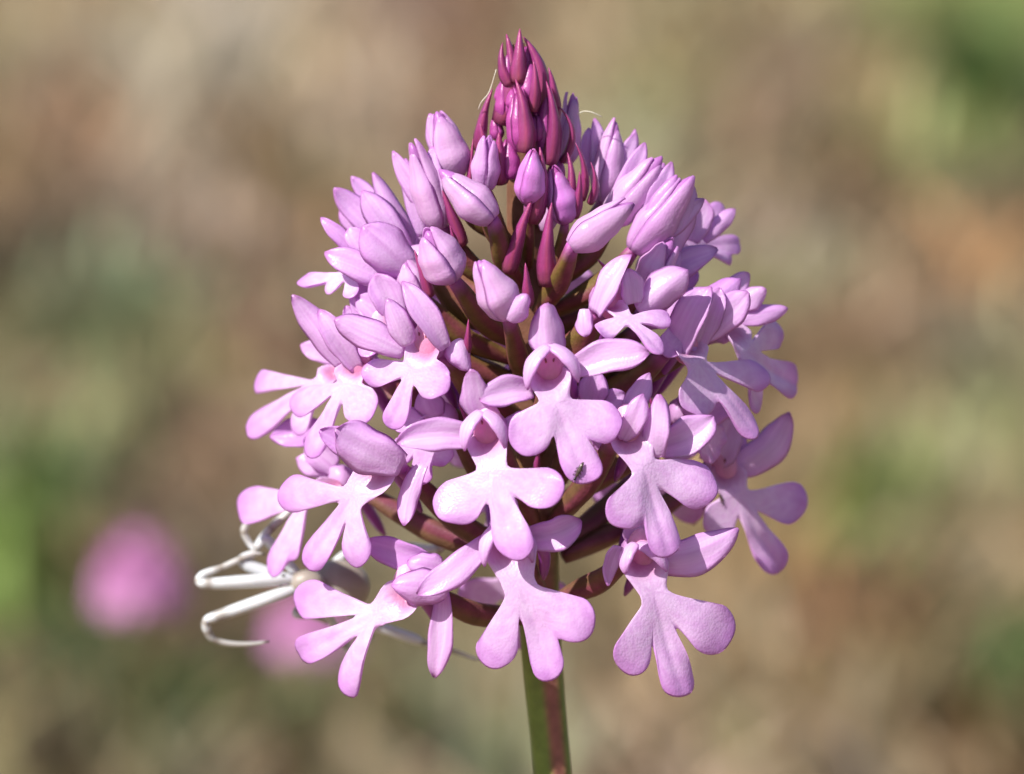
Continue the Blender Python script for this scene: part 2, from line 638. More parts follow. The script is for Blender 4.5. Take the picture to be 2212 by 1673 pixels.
def flower(T, C=None, lobes=None, az=None, el=5, d=None, lel=None, sepals=(), petals='hood', column=True, claw=92, bend=(-.10, -.12, -.10),
           hood=None, seed=0, ov=True, spur=True, lipd=0.0, ovdrop=150):
    """T, C, lobes and sepal ends in layout units. sepals: (name, base, tip, width, base depth, tip depth, extras)"""
    px, py = T
    dep = front(px, py) if d is None else d
    T3 = P(px, py, dep)
    if az is None:
        dx = (px - axx(py)) * PX
        az = math.degrees(math.atan2(dx, max(-dep, 0.5)))
        az = max(-62, min(62, az * 0.9))
    n = facing(az, el)
    up = nz(np.array([0, 0, 1.0]) - n * n[2])
    sd = np.cross(up, n) * 1.0
    # the floral tube is the flower's own mesh
    path = smooth_path([T3 - n * 0.0030 - up * .0006, T3 - n * 0.0018, T3 - n * 0.0006], 8)
    V, F, c = tube(path, rad_profile([(0, .55), (.4, 1.0), (.8, 1.25), (1, .9)], 8) * 0.001, 12, colf=lambda u, a: lerp(TIPC, PINK, u))
    fo = mesh_obj('flower', V, F, c, M_PETAL, ORCHID)
    FLOWERS.append((fo, T3, n))
    if C is not None:
        ln = facing(az, el if lel is None else lel)
        Q = T3 + ln * 0.0004 + n * lipd * 0.001
        C = (px + .86 * (C[0] - px), py + .86 * (C[1] - py))
        C3 = ray_plane(C[0], C[1], Q, ln)
        Tl = ray_plane(px, py + 14, Q, ln)
        lb = []
        for (lx, ly, lw) in lobes:
            q = ray_plane(lx, ly, Q, ln)
            lb.append((q, lw * S * (.92 if len(lb) == 1 else .94) * (1 + .05 * math.sin(seed * 5.3 + len(lb) * 2.1))))
        V, F, c = lip_mesh(Tl, C3, lb, ln, claw * S, bend, seed)
        mesh_obj('lip', V, F, c, M_PETAL, ORCHID, fo, st=ST)
        LIPS[seed] = (LIP_FRONT, ln)
    if column:
        add_column(T3, n, up, ORCHID, fo)
    for k, sp in enumerate(sepals):
        nm, b, t, w, bd, td = sp[:6]
        ex = dict(sp[6]) if len(sp) > 6 else {}
        nr = ex.pop('nrm', None)
        tint = ex.pop('tint', 0.0)
        nr = nz(-FWD * 0.75 + n * 0.5 + np.array([0, 0, .25])) if nr is None else nz(np.array(nr, float))
        B3, T3b = P(b[0], b[1], dep + bd), P(t[0], t[1], dep + td)
        rk = random.Random(seed * 31 + k)
        kw = dict(bow=.08, cup=rk.choice((-.15, 0, .12)), prof=rk.choice((LANCE, BLUNT, STRAP, STRAP)), th=0.00020, wav=.08, asym=rk.uniform(-.16, .16), seed=seed + k * .7, fold=rk.choice((.25, .4, .55, -.25)), hook=rk.uniform(-.10, .14))
        kw.update(ex)
        V, F, c = blade(B3, T3b, nr, w * S * 1.12, colf=sepal_col(tint, seed + k), **kw)
        mesh_obj(nm, V, F, c, M_PETAL, ORCHID, fo, st=ST)
    if hood is not None:
        (ax_, ay_), left, right = hood
        for (ex_, ey_), sg in ((left, -1), (right, 1)):
            A3 = P(ax_ + sg * 6, ay_, dep - .5)
            E3 = P(ex_, ey_, dep - 1.3)
            nr = nz(-FWD * .5 + RIGHT * sg * .8 + np.array([0, 0, .3]))
            V, F, c = blade(A3, E3, nr, 54 * S, bow=.20, cup=.25, prof=[(0, .75), (.2, .95), (.45, 1), (.7, .8), (.88, .5), (1, .1)], th=0.0003,
                            colf=sepal_col(0, seed + 3 + sg), n=15)
            mesh_obj('petal', V, F, c, M_PETAL, ORCHID, fo, st=ST)
    if spur:
        add_spur(T3, n, ORCHID, fo, 9, seed)
    if ov:
        add_ovary(T3 - n * 0.0028 - up * .0005, ORCHID, fo, py, drop=ovdrop)
    return fo


def bud(b, t, w, db=None, dt=None, col='pink', tint=0.0, ov=True, extra=(), seed=0, roll=.7, spread=0.0, ovdrop=130, fat=1.0):
    """closed or opening bud from its broad base b to its tip t, made of three overlapping sepals over a core"""
    db = front(b[0], b[1]) if db is None else db
    dt = db * 1.08 - .3 if dt is None else dt
    B3, T3 = P(b[0], b[1], db), P(t[0], t[1], dt)
    L = np.linalg.norm(T3 - B3)
    ax = nz(T3 - B3)
    rnd = random.Random(seed * 13 + 5)
    if col == 'pink':
        c0, c1, c2 = lerp(PALE, srgb(248, 206, 234), .6), lerp(PINK, EDGE, .12), lerp(EDGE, TIPC, .55)
    elif col == 'mid':
        c0, c1, c2 = lerp(PINK, TIPC, .55), lerp(EDGE, TIPC, .8), MAG
    else:
        c0, c1, c2 = lerp(TIPC, MAG, .75), MAG, DKP
    mat = M_PETAL if col == 'pink' else M_BUD
    W = w * S * (.90 if col == 'pink' else 1.0)
    out = nz(np.array([B3[0] - ORCHID.loc[0], B3[1] - ORCHID.loc[1], 0]))
    hint = nz(-FWD * 1.0 + out * .4)
    s0 = nz(np.cross(ax, hint))
    b0 = np.cross(s0, ax)
    n = 15
    prof = rad_profile([(0, .40), (.05, .62), (.14, .84), (.28, .98), (.42, 1), (.58, .86), (.72, .66), (.84, .47), (.92, .34), (.97, .24), (1, .07)], n)
    prof = prof * np.array([1 + .05 * math.sin(i * 1.1 + seed * 2.7) for i in range(n)])
    curve = rnd.uniform(-.03, .05)
    path = [B3 + (T3 - B3) * (i / (n - 1)) + b0 * curve * L * 4 * (i / (n - 1)) * (1 - i / (n - 1)) for i in range(n)]
    V, F, c = tube(path, prof * W * .44, 12, colf=lambda u, a: lerp(c1, c2, .4 + .4 * u), hint=hint)
    bo = mesh_obj('bud', V, F, c, mat, ORCHID)
    r0 = roll * rnd.choice((-1, 1)) + rnd.uniform(-.25, .25)
    for k in range(3):
        mid = r0 + k * 2 * math.pi / 3
        A = (1.32, 1.1, 1.1)[k]
        nv = 11
        grow = (1.07, .99, .95)[k]
        stretch = 1 + rnd.uniform(-.10, .06)
        flare = rnd.uniform(.0, .26) if col == 'pink' else rnd.uniform(-.02, .10)
        dm = b0 * math.cos(mid) + s0 * math.sin(mid)
        bst = []
        rings, cols = [], []
        for i in range(n):
            u = i / (n - 1)
            rr = prof[i] * W * .5 * grow
            top, bot, cc = [], [], []
            for j in range(nv):
                v = -1 + 2 * j / (nv - 1)
                a = mid + v * A
                flat = 1 - .06 * math.cos(v * math.pi) - (.07 if k == 0 else .24) * sstep(.62, 1, abs(v)) + .05 * math.exp(-(v / .18) ** 2)
                q = path[i] + ax * L * (stretch - 1) * u + dm * flare * W * u ** 3 + (b0 * math.cos(a) + s0 * math.sin(a)) * rr * flat * fat
                e = 0.00010 * math.sqrt(max(0, 1 - v * v))
                dr = b0 * math.cos(a) + s0 * math.sin(a)
                top.append(q + dr * e)
                bot.append(q - dr * e)
                cv = lerp(c0, c1, .3 + .5 * abs(v))
                cv = lerp(cv, c2, .45 * sstep(.86, 1, abs(v)) + .5 * sstep(.82, 1, u) + .25 * math.exp(-(v / .12) ** 2) * (1 - u) + .15 * sstep(.2, 0, u))
                cv = lerp(cv, EDGE, tint)
                cc.append(cv)
            rings.append(top + bot[-2:0:-1])
            cols += cc + cc[-2:0:-1]
            ss = [(u * 1.6 + seed, (-1 + 2 * j / (nv - 1)) * 5, seed * 3.3 + k) for j in range(nv)]
            bst += ss + ss[-2:0:-1]
        V, F = loft(rings)
        mesh_obj('sepal', V, F, cols, mat, ORCHID, bo, st=bst)
    if col == 'pink' and spread > 0:
        dx_, dy_ = t[0] - b[0], t[1] - b[1]
        for sg, k_ in ((-1, 1.0), (1, .9)):
            bb = (b[0] + .12 * dx_, b[1] + .12 * dy_)
            tt_ = (b[0] + k_ * dx_ - sg * spread * dy_, b[1] + k_ * dy_ + sg * spread * dx_)
            extra = list(extra) + [(bb, tt_, w * .62, .4 if sg < 0 else -.3, .8 if sg < 0 else .2, dict(prof=STRAP, fold=.35, cup=0, tint=.04, asym=.1 * sg))]
    for sp in extra:
        (bx, by), (tx, ty), ww, bd, td = sp[:5]
        ex = dict(sp[5]) if len(sp) > 5 else {}
        kw = dict(bow=.06, cup=.3, th=0.00032, wav=.02, seed=seed)
        tn = ex.pop('tint', .1)
        kw.update(ex)
        V, F, c = blade(P(bx, by, db + bd), P(tx, ty, db + td), -FWD + out * .4, ww * S, colf=sepal_col(tn, seed + 2), **kw)
        mesh_obj('sepal', V, F, c, M_PETAL, ORCHID, bo, st=ST)
    if ov:
        add_ovary(B3 + ax * L * .03, ORCHID, bo, b[1], thick=.8 if col == 'pink' else .5, drop=ovdrop)
    return bo


# ---- stem: ridged, green with a wine stripe, brown-olive inside the head
def stem_mesh():
    pts = [P(axx(95), 95, 0), P(axx(400), 400, 0), P(axx(800), 800, 0), P(1160, 1200, 0), P(1172, 1440, 0), P(1195, 1673, 0)]
    g = P(1195, 1673, 0)
    e = np.array([ORCHID.loc[0], ORCHID.loc[1], -0.004])
    for f in (.05, .12, .22, .36, .52, .70, .86, 1.0):
        q = lerp(g, e, f)
        q[0] += .004 * math.sin(f * math.pi)
        pts.append(q)
    n = 200
    path = smooth_path(pts, n)
    for _ in range(30):
        path = [path[0]] + [(path[i - 1] + 2 * path[i] + path[i + 1]) / 4 for i in range(1, n - 1)] + [path[-1]]
    rr = []
    for p in path:
        z = p[2]
        rr.append(np.interp(z, [0, .2, .225, .240, .255, .265, .275], [1.9, 1.25, 1.33, 1.55, 1.7, 1.2, .45]) * 0.001)
    def cf(u, a):
        z = path[int(round(u * (n - 1)))][2]
        base = lerp(srgb(112, 130, 56), OLIVE, sstep(.226, .24, z))
        k = math.sin(a)                      # a = pi/2 looks to the viewer's side
        stripe = math.exp(-((a - 1.95) / .46) ** 4)
        base = lerp(base, srgb(150, 92, 84), .95 * stripe * sstep(.25, .232, z))
        stripe2 = math.exp(-((a - 4.2) / .5) ** 2)
        base = lerp(base, srgb(118, 60, 54), .8 * stripe2)
        base = lerp(base, WINE, .45 * sstep(.235, .25, z))
        return base
    V, F, c = tube(path, rr, 40, 7, .035, 0.5, hint=(0, -1, 0.15), colf=cf)
    mesh_obj('stem', V, F, c, M_STEM, ORCHID)


stem_mesh()

R_, M_, L_ = 0, 1, 2
LS, DS = 'lateral_sepal', 'dorsal_sepal'

# F1 upper middle, facing the viewer
flower((1187, 797), (1203, 885), [(1341, 916, 96), (1264, 1044, 84), (1112, 964, 98)], az=2, el=6, lel=20, seed=1,
       sepals=[(DS, (1190, 770), (1181, 657), 72, .8, .3, dict(prof=OVATE, bow=-.05, cup=.45)),
               (LS, (1232, 800), (1403, 762), 66, .6, -.2, dict(cup=-.1, fold=.35, bow=.06, sbow=-.03)),
               (LS, (1150, 845), (1036, 866), 58, .6, -.6, dict(cup=.0, bow=.1, sbow=.06))],
       hood=((1188, 748), (1140, 842), (1249, 826)), bend=(-.06, -.1, -.05))
# F2
flower((1050, 930), (1072, 1035), [(1207, 1078, 98), (1107, 1210, 90), (958, 1120, 104)], az=-14, el=4, lel=20, seed=2,
       sepals=[(DS, (1040, 900), (1018, 793), 62, .8, .3, dict(prof=OVATE, cup=.45)),
               (LS, (1015, 945), (857, 957), 66, .7, .2, dict(cup=-.05, sbow=.07)),
               (LS, (1085, 930), (1150, 900), 45, 1.2, 2.2, {})],
       hood=((1042, 890), (1004, 974), (1090, 968)), bend=(-.06, -.08, -.08))
# F3
flower((1362, 930), (1392, 1022), [(1547, 1052, 106), (1448, 1200, 84), (1338, 1138, 92)], az=18, el=4, lel=20, seed=3,
       sepals=[(DS, (1350, 900), (1404, 806), 46, 1.6, 2.2, {}),
               (LS, (1420, 965), (1541, 899), 72, 1.0, 1.0, dict(sbow=.12, cup=.0)),
               ('petal', (1345, 950), (1390, 853), 46, -.2, -.6, dict(bow=.12)),
               ('petal', (1412, 985), (1431, 850), 62, -.3, -.4, dict(bow=.1, nrm=(-.5, -.8, .2)))],
       bend=(-.05, -.1, -.08))
# F4 bottom middle
flower((1100, 1162), (1122, 1268), [(1280, 1356, 100), (1208, 1460, 80), (1064, 1440, 90)], az=-6, el=0, lel=12, seed=4, claw=118,
       sepals=[(LS, (1052, 1168), (901, 1284), 58, .4, -1.2, dict(cup=.05, sbow=-.04)),
               (LS, (1135, 1160), (1256, 1124), 64, .8, .6, dict(sbow=.1, prof=BLUNT)),
               (DS, (1095, 1140), (1085, 1060), 55, 1.5, 1.0, {})],
       hood=((1085, 1130), (1047, 1224), (1150, 1215)), bend=(-.12, -.1, -.1))
# F5 bottom right
flower((1392, 1200), (1410, 1290), [(1574, 1388, 112), (1468, 1508, 86), (1344, 1448, 96)], az=20, el=0, lel=14, seed=5, claw=105,
       sepals=[(LS, (1400, 1205), (1595, 1142), 76, .6, 1.0, dict(sbow=.1, cup=.0)),
               (LS, (1335, 1180), (1311, 1264), 36, -.2, -.6, dict(nrm=(.5, -.8, .2), bow=-.12)),
               (DS, (1385, 1180), (1370, 1110), 60, 1.8, 1.6, {})],
       hood=((1375, 1175), (1350, 1240), (1440, 1235)), bend=(-.1, -.1, -.1))
# F6 far right, in the shade of the head
flower((1572, 1012), (1592, 1080), [(1742, 1100, 96), (1678, 1240, 78), (1535, 1150, 90)], az=28, el=8, d=3.5, seed=6,
       sepals=[(LS, (1585, 1010), (1704, 890), 72, .8, 1.5, dict(sbow=.12)),
               (LS, (1530, 1000), (1584, 896), 72, .3, .3, dict(sbow=.05)),
               (DS, (1560, 1000), (1600, 930), 60, 1.5, 2.0, {})], bend=(-.1, -.1, -.1))
# F7 right
flower((1490, 738), (1506, 795), [(1664, 808, 76), (1646, 928, 64), (1512, 892, 104)], az=36, el=12, lel=24, seed=7, claw=90,
       sepals=[('petal', (1462, 770), (1530, 619), 70, -.4, -1.0, dict(nrm=(-.4, -.85, .2), bow=.08)),
               ('petal', (1510, 745), (1556, 622), 52, .2, .0, {}),
               (LS, (1522, 728), (1617, 630), 64, .4, .5, dict(prof=BLUNT, cup=.5)),
               (DS, (1480, 700), (1600, 602), 60, 1.5, 2.2, dict(tint=.5))], bend=(-.04, -.1, -.12))
# F8 behind F7
flower((1592, 705), (1604, 770), [(1684, 705, 80), (1728, 852, 84), (1650, 880, 70)], az=58, el=12, d=-1.0, seed=8, column=False,
       sepals=[(LS, (1598, 690), (1700, 668), 42, .5, 1.5, dict(tint=.3)),
               (LS, (1590, 660), (1655, 625), 46, .6, .9, {}),
               (DS, (1560, 640), (1618, 590), 46, 1.2, 1.6, {})], bend=(-.05, -.1, -.1))
# F9 upper right, lip tipped up to the sun
flower((1325, 640), (1358, 700), [(1447, 690, 52), (1434, 758, 46), (1296, 716, 46)], az=24, el=18, lel=46, seed=9, claw=52,
       sepals=[(DS, (1288, 676), (1365, 551), 58, -.8, -.6, dict(nrm=(-.6, -.7, .3), bow=.14)),
               ('petal', (1368, 655), (1356, 580), 50, -.6, -.5, dict(nrm=(.3, -.9, .2))),
               (LS, (1378, 668), (1486, 583), 74, .2, .4, dict(cup=.5, prof=BLUNT)),
               (LS, (1262, 668), (1266, 728), 42, -.2, -.6, dict(nrm=(-.5, -.8, .1), prof=BLUNT))], bend=(.12, -.15, .02))
# F10 left of middle
flower((914, 742), (892, 806), [(962, 838, 86), (842, 924, 64), (782, 806, 60)], az=-28, el=10, lel=13, seed=10, claw=80,
       sepals=[(DS, (962, 752), (872, 607), 52, -.6, -.4, dict(nrm=(.2, -.9, .3), bow=.08)),
               ('petal', (882, 745), (837, 645), 50, -.5, -.5, dict(nrm=(-.2, -.9, .3))),
               (LS, (874, 760), (722, 690), 62, .3, .6, dict(cup=.5)),
               (LS, (985, 735), (1012, 802), 56, .2, -.2, dict(prof=OVATE, cup=.6, nrm=(.3, -.9, .3)))], bend=(-.1, -.08, -.05))
# F11 left
flower((760, 788), (748, 838), [(800, 902, 88), (664, 986, 62), (624, 866, 68)], az=-36, el=12, lel=13, seed=11, claw=76, d=-3.5,
       sepals=[(LS, (745, 785), (632, 635), 58, .6, 1.0, dict(cup=.45)),
               ('petal', (772, 795), (690, 672), 50, -.2, -.4, {}),
               (DS, (800, 770), (748, 660), 52, 1.0, 1.0, {}),
               ('petal', (800, 745), (756, 618), 24, .8, 1.0, {})], bend=(-.1, -.1, -.05))
# F12 behind F11
flower((712, 795), (695, 832), [(640, 936, 62), (532, 926, 62), (549, 820, 72)], az=-42, el=14, lel=16, d=2.5, seed=12, claw=60, column=False,
       sepals=[(LS, (700, 930), (585, 945), 62, 1.5, 2.0, dict(tint=.6)),
               (LS, (720, 780), (650, 745), 40, 1.0, 1.6, {}),
               (DS, (735, 780), (690, 700), 46, 1.0, 1.4, {})], bend=(-.06, -.06, -.06))
# F13 lower left
flower((812, 1005), (764, 1078), [(774, 1222, 82), (650, 1218, 70), (602, 1060, 88)], az=-34, el=2, lel=8, seed=13, claw=100, column=False,
       sepals=[(DS, (868, 1005), (720, 926), 92, -.9, -1.6, dict(cup=.55, bow=.08, tint=.0, prof=BLUNT)),
               ('petal', (850, 1012), (726, 956), 50, .2, .4, dict(cup=.5, tint=.15)),
               (LS, (915, 1003), (877, 1136), 42, .0, -.6, dict(prof=BLUNT, sbow=.05)),
               (LS, (800, 985), (690, 930), 60, .6, .8, dict(tint=.4))], bend=(-.08, -.08, -.06))
# F14 behind F13
flower((705, 1040), (662, 1085), [(632, 1214, 50), (580, 1236, 62), (512, 1088, 86)], az=-42, el=6, lel=14, d=1.0, seed=14, claw=60, column=False,
       sepals=[(LS, (715, 1020), (640, 990), 50, .8, 1.4, {}),
               (DS, (720, 1010), (660, 960), 60, .8, 1.0, {})], bend=(-.05, -.08, -.05))
# F15 bottom left, turned towards the spider
flower((868, 1276), (818, 1330), [(736, 1488, 90), (656, 1432, 70), (634, 1282, 90)], az=-34, el=2, lel=10, seed=15, claw=96,
       sepals=[(LS, (958, 1280), (936, 1464), 50, .4, -.4, dict(prof=BLUNT, sbow=-.04)),
               (LS, (938, 1222), (786, 1172), 58, 1.2, 2.2, dict(tint=.5)),
               ('petal', (965, 1270), (846, 1262), 74, -.9, -1.2, dict(cup=.8, bow=.08, tint=.25)),
               (DS, (955, 1225), (880, 1215), 60, .2, .0, dict(tint=.3, cup=.6))], bend=(-.08, -.1, -.08))
# F16, F17 half open, upper left, seen from the side
flower((880, 555), (735, 600), [(760, 640, 40), (700, 625, 42), (645, 606, 50)], az=-40, el=20, lel=50, d=-2.0, seed=16, claw=50, column=False,
       sepals=[(LS, (890, 590), (782, 488), 92, -1.2, -1.6, dict(cup=.7, tint=.15, prof=BLUNT, bow=.1)),
               (LS, (870, 615), (702, 546), 60, -.6, -.8, dict(cup=.5, tint=.1)),
               ('petal', (768, 546), (693, 470), 32, .4, .8, dict(tint=.4)),
               ('petal', (800, 560), (752, 492), 46, -.2, .0, dict(prof=BLUNT)),
               (DS, (840, 640), (770, 590), 80, .2, .8, dict(tint=.2))], spur=False)
flower((868, 510), None, None, az=-40, el=30, d=0.5, seed=17, column=False,
       sepals=[(LS, (886, 565), (783, 412), 64, -.8, -1.0, dict(cup=.6, prof=BLUNT)),
               (DS, (905, 560), (805, 372), 48, .2, .3, dict(cup=.5)),
               (LS, (850, 540), (720, 408), 54, .8, 1.4, dict(tint=.1)),
               ('petal', (840, 480), (759, 382), 38, 1.6, 2.4, dict(tint=.2)),
               ('petal', (800, 520), (735, 450), 50, 1.2, 1.8, dict(tint=.25))], spur=False)
# F18 half open upper right, and the big shaded bud beside it
flower((1440, 560), (1492, 525), [(1560, 436, 46), (1606, 530, 50), (1584, 560, 36)], az=44, el=25, d=2.0, seed=18, claw=50, column=False,
       sepals=[(LS, (1490, 520), (1520, 430), 62, .6, 1.2, dict(prof=BLUNT)),
               (LS, (1400, 600), (1550, 538), 60, -2.4, -2.2, dict(cup=.5)),
               (DS, (1520, 520), (1588, 450), 34, 1.0, 1.8, dict(tint=.2)),
               ('petal', (1400, 650), (1500, 575), 120, -1.8, -1.0, dict(tint=.45, cup=.6, prof=OVATE))], spur=False)

flower((838, 668), (800, 700), [(850, 750, 60), (790, 770, 56), (735, 720, 56)], az=-46, el=22, lel=40, d=-3.5, seed=21, claw=60, column=False,
       sepals=[(DS, (862, 690), (812, 590), 66, -.4, -.2, {}), (LS, (850, 705), (770, 640), 60, -.2, .2, {}), (LS, (880, 690), (866, 610), 54, .4, .6, {}),
               ('petal', (840, 680), (800, 612), 50, .6, 1.0, {})], spur=False)
flower((1432, 668), (1470, 690), [(1540, 690, 56), (1520, 760, 56), (1450, 770, 60)], az=40, el=24, lel=40, d=-4.0, seed=22, claw=60, column=False,
       sepals=[(DS, (1410, 690), (1470, 590), 74, -.2, .2, dict(tint=.1)), (LS, (1440, 700), (1540, 630), 64, .2, .8, {}), (LS, (1400, 700), (1420, 610), 56, .6, .8, {})], spur=False)
flower((930, 905), (905, 950), [(965, 1000, 60), (905, 1045, 56), (846, 985, 60)], az=-30, el=6, lel=12, d=-6.0, seed=23, claw=60, column=False,
       sepals=[(DS, (940, 900), (915, 840), 60, 0, 0, dict(tint=.2)), (LS, (915, 925), (850, 905), 54, -.2, .2, dict(tint=.2))], spur=False)
flower((1275, 870), (1290, 905), [(1345, 940, 56), (1300, 975, 50), (1255, 945, 54)], az=14, el=6, d=-7.5, seed=24, claw=50, column=False,
       sepals=[(DS, (1275, 870), (1290, 800), 60, 0, 0, dict(tint=.25)), (LS, (1290, 880), (1350, 850), 50, 0, .4, dict(tint=.2))], spur=False)
flower((1500, 895), (1515, 930), [(1570, 955, 60), (1540, 1000, 56), (1480, 975, 56)], az=32, el=6, d=-3.0, seed=25, claw=56, column=False,
       sepals=[(DS, (1500, 900), (1480, 830), 56, 0, 0, dict(tint=.4)), (LS, (1520, 905), (1590, 860), 60, 0, .6, dict(tint=.4))], spur=False)
bud((905, 640), (872, 556), 74, seed=41, spread=0.26, db=-3.0)
bud((1395, 620), (1452, 520), 78, seed=42, spread=0.26, db=-3.4)
# flowers round the far side of the head
for k, (x, y, a, dd) in enumerate([(1205, 820, 172, 9.5), (1070, 1000, 196, 9.5), (1405, 985, 150, 8.0), (935, 720, 212, 7.0), (1160, 620, 184, 7.5), (1110, 1190, 186, 9.0)]):
    flower((x, y), (x, y + 84), [(x + 112, y + 110, 84), (x + 4, y + 205, 80), (x - 112, y + 110, 84)], az=a, el=10, d=dd, seed=60 + k,
           sepals=[(DS, (x, y - 10), (x + 6, y - 90), 56, -.6, -.2, dict(nrm=(0, 1, .2))), (LS, (x + 30, y), (x + 120, y - 26), 54, -.4, .6, dict(nrm=(0, 1, .2))),
                   (LS, (x - 30, y), (x - 120, y - 22), 54, -.4, .6, dict(nrm=(0, 1, .2)))])

# pink buds
bud((985, 385), (943, 241), 88, db=-1.0, seed=1, spread=0.10)
bud((952, 492), (888, 312), 78, db=-2.0, seed=2, spread=0.22, extra=[((912, 510), (876, 342), 46, .6, 1.0)])
bud((1066, 474), (948, 366), 86, seed=3, dt=-6.0)
bud((978, 604), (922, 500), 104, seed=4, fat=1.0)
bud((1098, 684), (1034, 563), 92, seed=5, extra=[((1100, 690), (1140, 636), 56, -1.4, -1.8, dict(prof=OVATE, cup=.5))])
bud((1232, 532), (1368, 438), 80, seed=6, dt=-7.0)
bud((1315, 480), (1430, 338), 88, db=-1.5, seed=7, spread=0.26, extra=[((1385, 500), (1434, 352), 54, .8, .6, dict(tint=.2))])
bud((1302, 440), (1330, 263), 80, db=1.5, seed=8, spread=0.26, extra=[((1350, 420), (1372, 279), 34, 1.0, 1.6), ((1268, 380), (1272, 276), 40, 1.4, 2.0)])
bud((1226, 352), (1238, 201), 50, db=2.0, seed=9, ov=False)
bud((1368, 540), (1492, 382), 92, db=-2.6, seed=10, spread=0.26, tint=.25, extra=[((1375, 530), (1462, 378), 50, -.8, -.6, dict(tint=.4)), ((1440, 560), (1494, 392), 70, -.2, .2, dict(tint=.2))])
bud((1046, 412), (1056, 298), 62, seed=12, col='pink', tint=.25, db=-3.6)
bud((1140, 438), (1152, 326), 62, seed=13, col='mid', db=-4.6)
bud((1222, 480), (1196, 362), 66, seed=14, col='mid', db=-3.4)
bud((1178, 500), (1196, 410), 44, seed=15, col='pink', db=-1.5, ov=False)
# purple buds of the tip
for k, (b, t, w, d_) in enumerate([((1098, 178), (1100, 110), 30, -1.5), ((1142, 234), (1146, 116), 48, -1.9), ((1128, 328), (1113, 172), 66, -3.2),
                                   ((1178, 352), (1182, 178), 52, -2.2), ((1076, 302), (1068, 238), 30, -1.2), ((1104, 388), (1096, 282), 44, -3.6),
                                   ((1092, 262), (1092, 150), 44, -1.6), ((1118, 200), (1121, 95), 40, -.6), ((1160, 260), (1160, 150), 46, -.2),
                                   ((1195, 420), (1205, 310), 46, -2.0), ((1130, 300), (1140, 215), 70, 1.0),
                                   ((1112, 236), (1106, 176), 34, -2.3), ((1160, 306), (1158, 236), 38, -2.6), ((1084, 226), (1086, 160), 30, -1.2), ((1138, 150), (1134, 92), 28, -.9),
                                   ((1170, 214), (1164, 152), 30, -1.2), ((1080, 352), (1076, 288), 36, -2.2), ((1150, 376), (1148, 308), 40, -4.0)]):
    t = (b[0] + .82 * (t[0] - b[0]), b[1] + .82 * (t[1] - b[1]))
    bud(b, t, w * .86, db=d_ + .3, dt=d_ * .8 + .3, col='purple', ov=False, seed=30 + k)
# bracts
for k, (b, t, w, db, dt, dk, sb) in enumerate([
        ((1082, 268), (1094, 74), 56, -1.5, -.5, .2, .09), ((1120, 178), (1123, 62), 40, -2.0, -1.0, .0, 0), ((1164, 230), (1131, 80), 48, -1.5, -.6, .2, .12),
        ((1134, 330), (1114, 172), 44, -3.9, -2.8, .1, .06), ((1150, 240), (1152, 130), 30, -2.5, -2.2, 0, .05), ((1186, 356), (1180, 176), 40, -2.9, -2.2, .3, .08),
        ((1102, 184), (1086, 92), 30, -1.6, -.8, .3, -.1), ((1060, 330), (1040, 236), 22, -1.2, -.6, 0, -.1), ((1214, 470), (1226, 330), 34, -3.9, -3.0, .1, .1),
        ((1194, 266), (1185, 146), 34, -1.4, -1.4, .35, .06), ((1036, 326), (1064, 192), 32, -.8, -.5, .1, -.05), ((1078, 398), (1078, 286), 48, -3.3, -3.4, 0, 0),
        ((1214, 350), (1204, 226), 20, -1.8, -1.6, .2, .22), ((1257, 432), (1243, 308), 22, -3.0, -3.4, .1, .1), ((1274, 440), (1276, 350), 20, -3.0, -3.2, .2, .12),
        ((1098, 590), (1152, 424), 40, -5.2, -5.4, 0, -.02), ((1146, 480), (1166, 318), 46, -4.9, -4.6, .05, .08), ((1182, 618), (1192, 438), 46, -5.6, -5.4, 0, -.03),
        ((1142, 660), (1135, 568), 28, -7.5, -7.8, 0, 0), ((1000, 530), (952, 402), 34, -2.6, -2.6, 0, 0), ((1008, 470), (1022, 300), 24, -1.4, -1.4, .0, 0),
        ((930, 640), (895, 540), 26, -5.5, -5.6, 0, 0), ((1010, 760), (1012, 690), 20, -9.5, -9.8, 0, 0), ((1240, 470), (1252, 370), 26, -3.8, -4.0, .2, .04),
        ((985, 530), (972, 488), 16, -4.8, -5.2, 0, 0), ((1150, 1080), (1165, 960), 30, -4, -5, .2, 0), ((1430, 920), (1400, 850), 24, -5, -6, .1, 0),
        ((1060, 1010), (990, 870), 30, -6, -7, .2, 0), ((1350, 620), (1290, 560), 22, -5, -6, .2, 0)]):
    add_bract(P(b[0], b[1], db), P(t[0], t[1], dt), w * S, ORCHID, seed=k, dark=dk, sbow=sb)


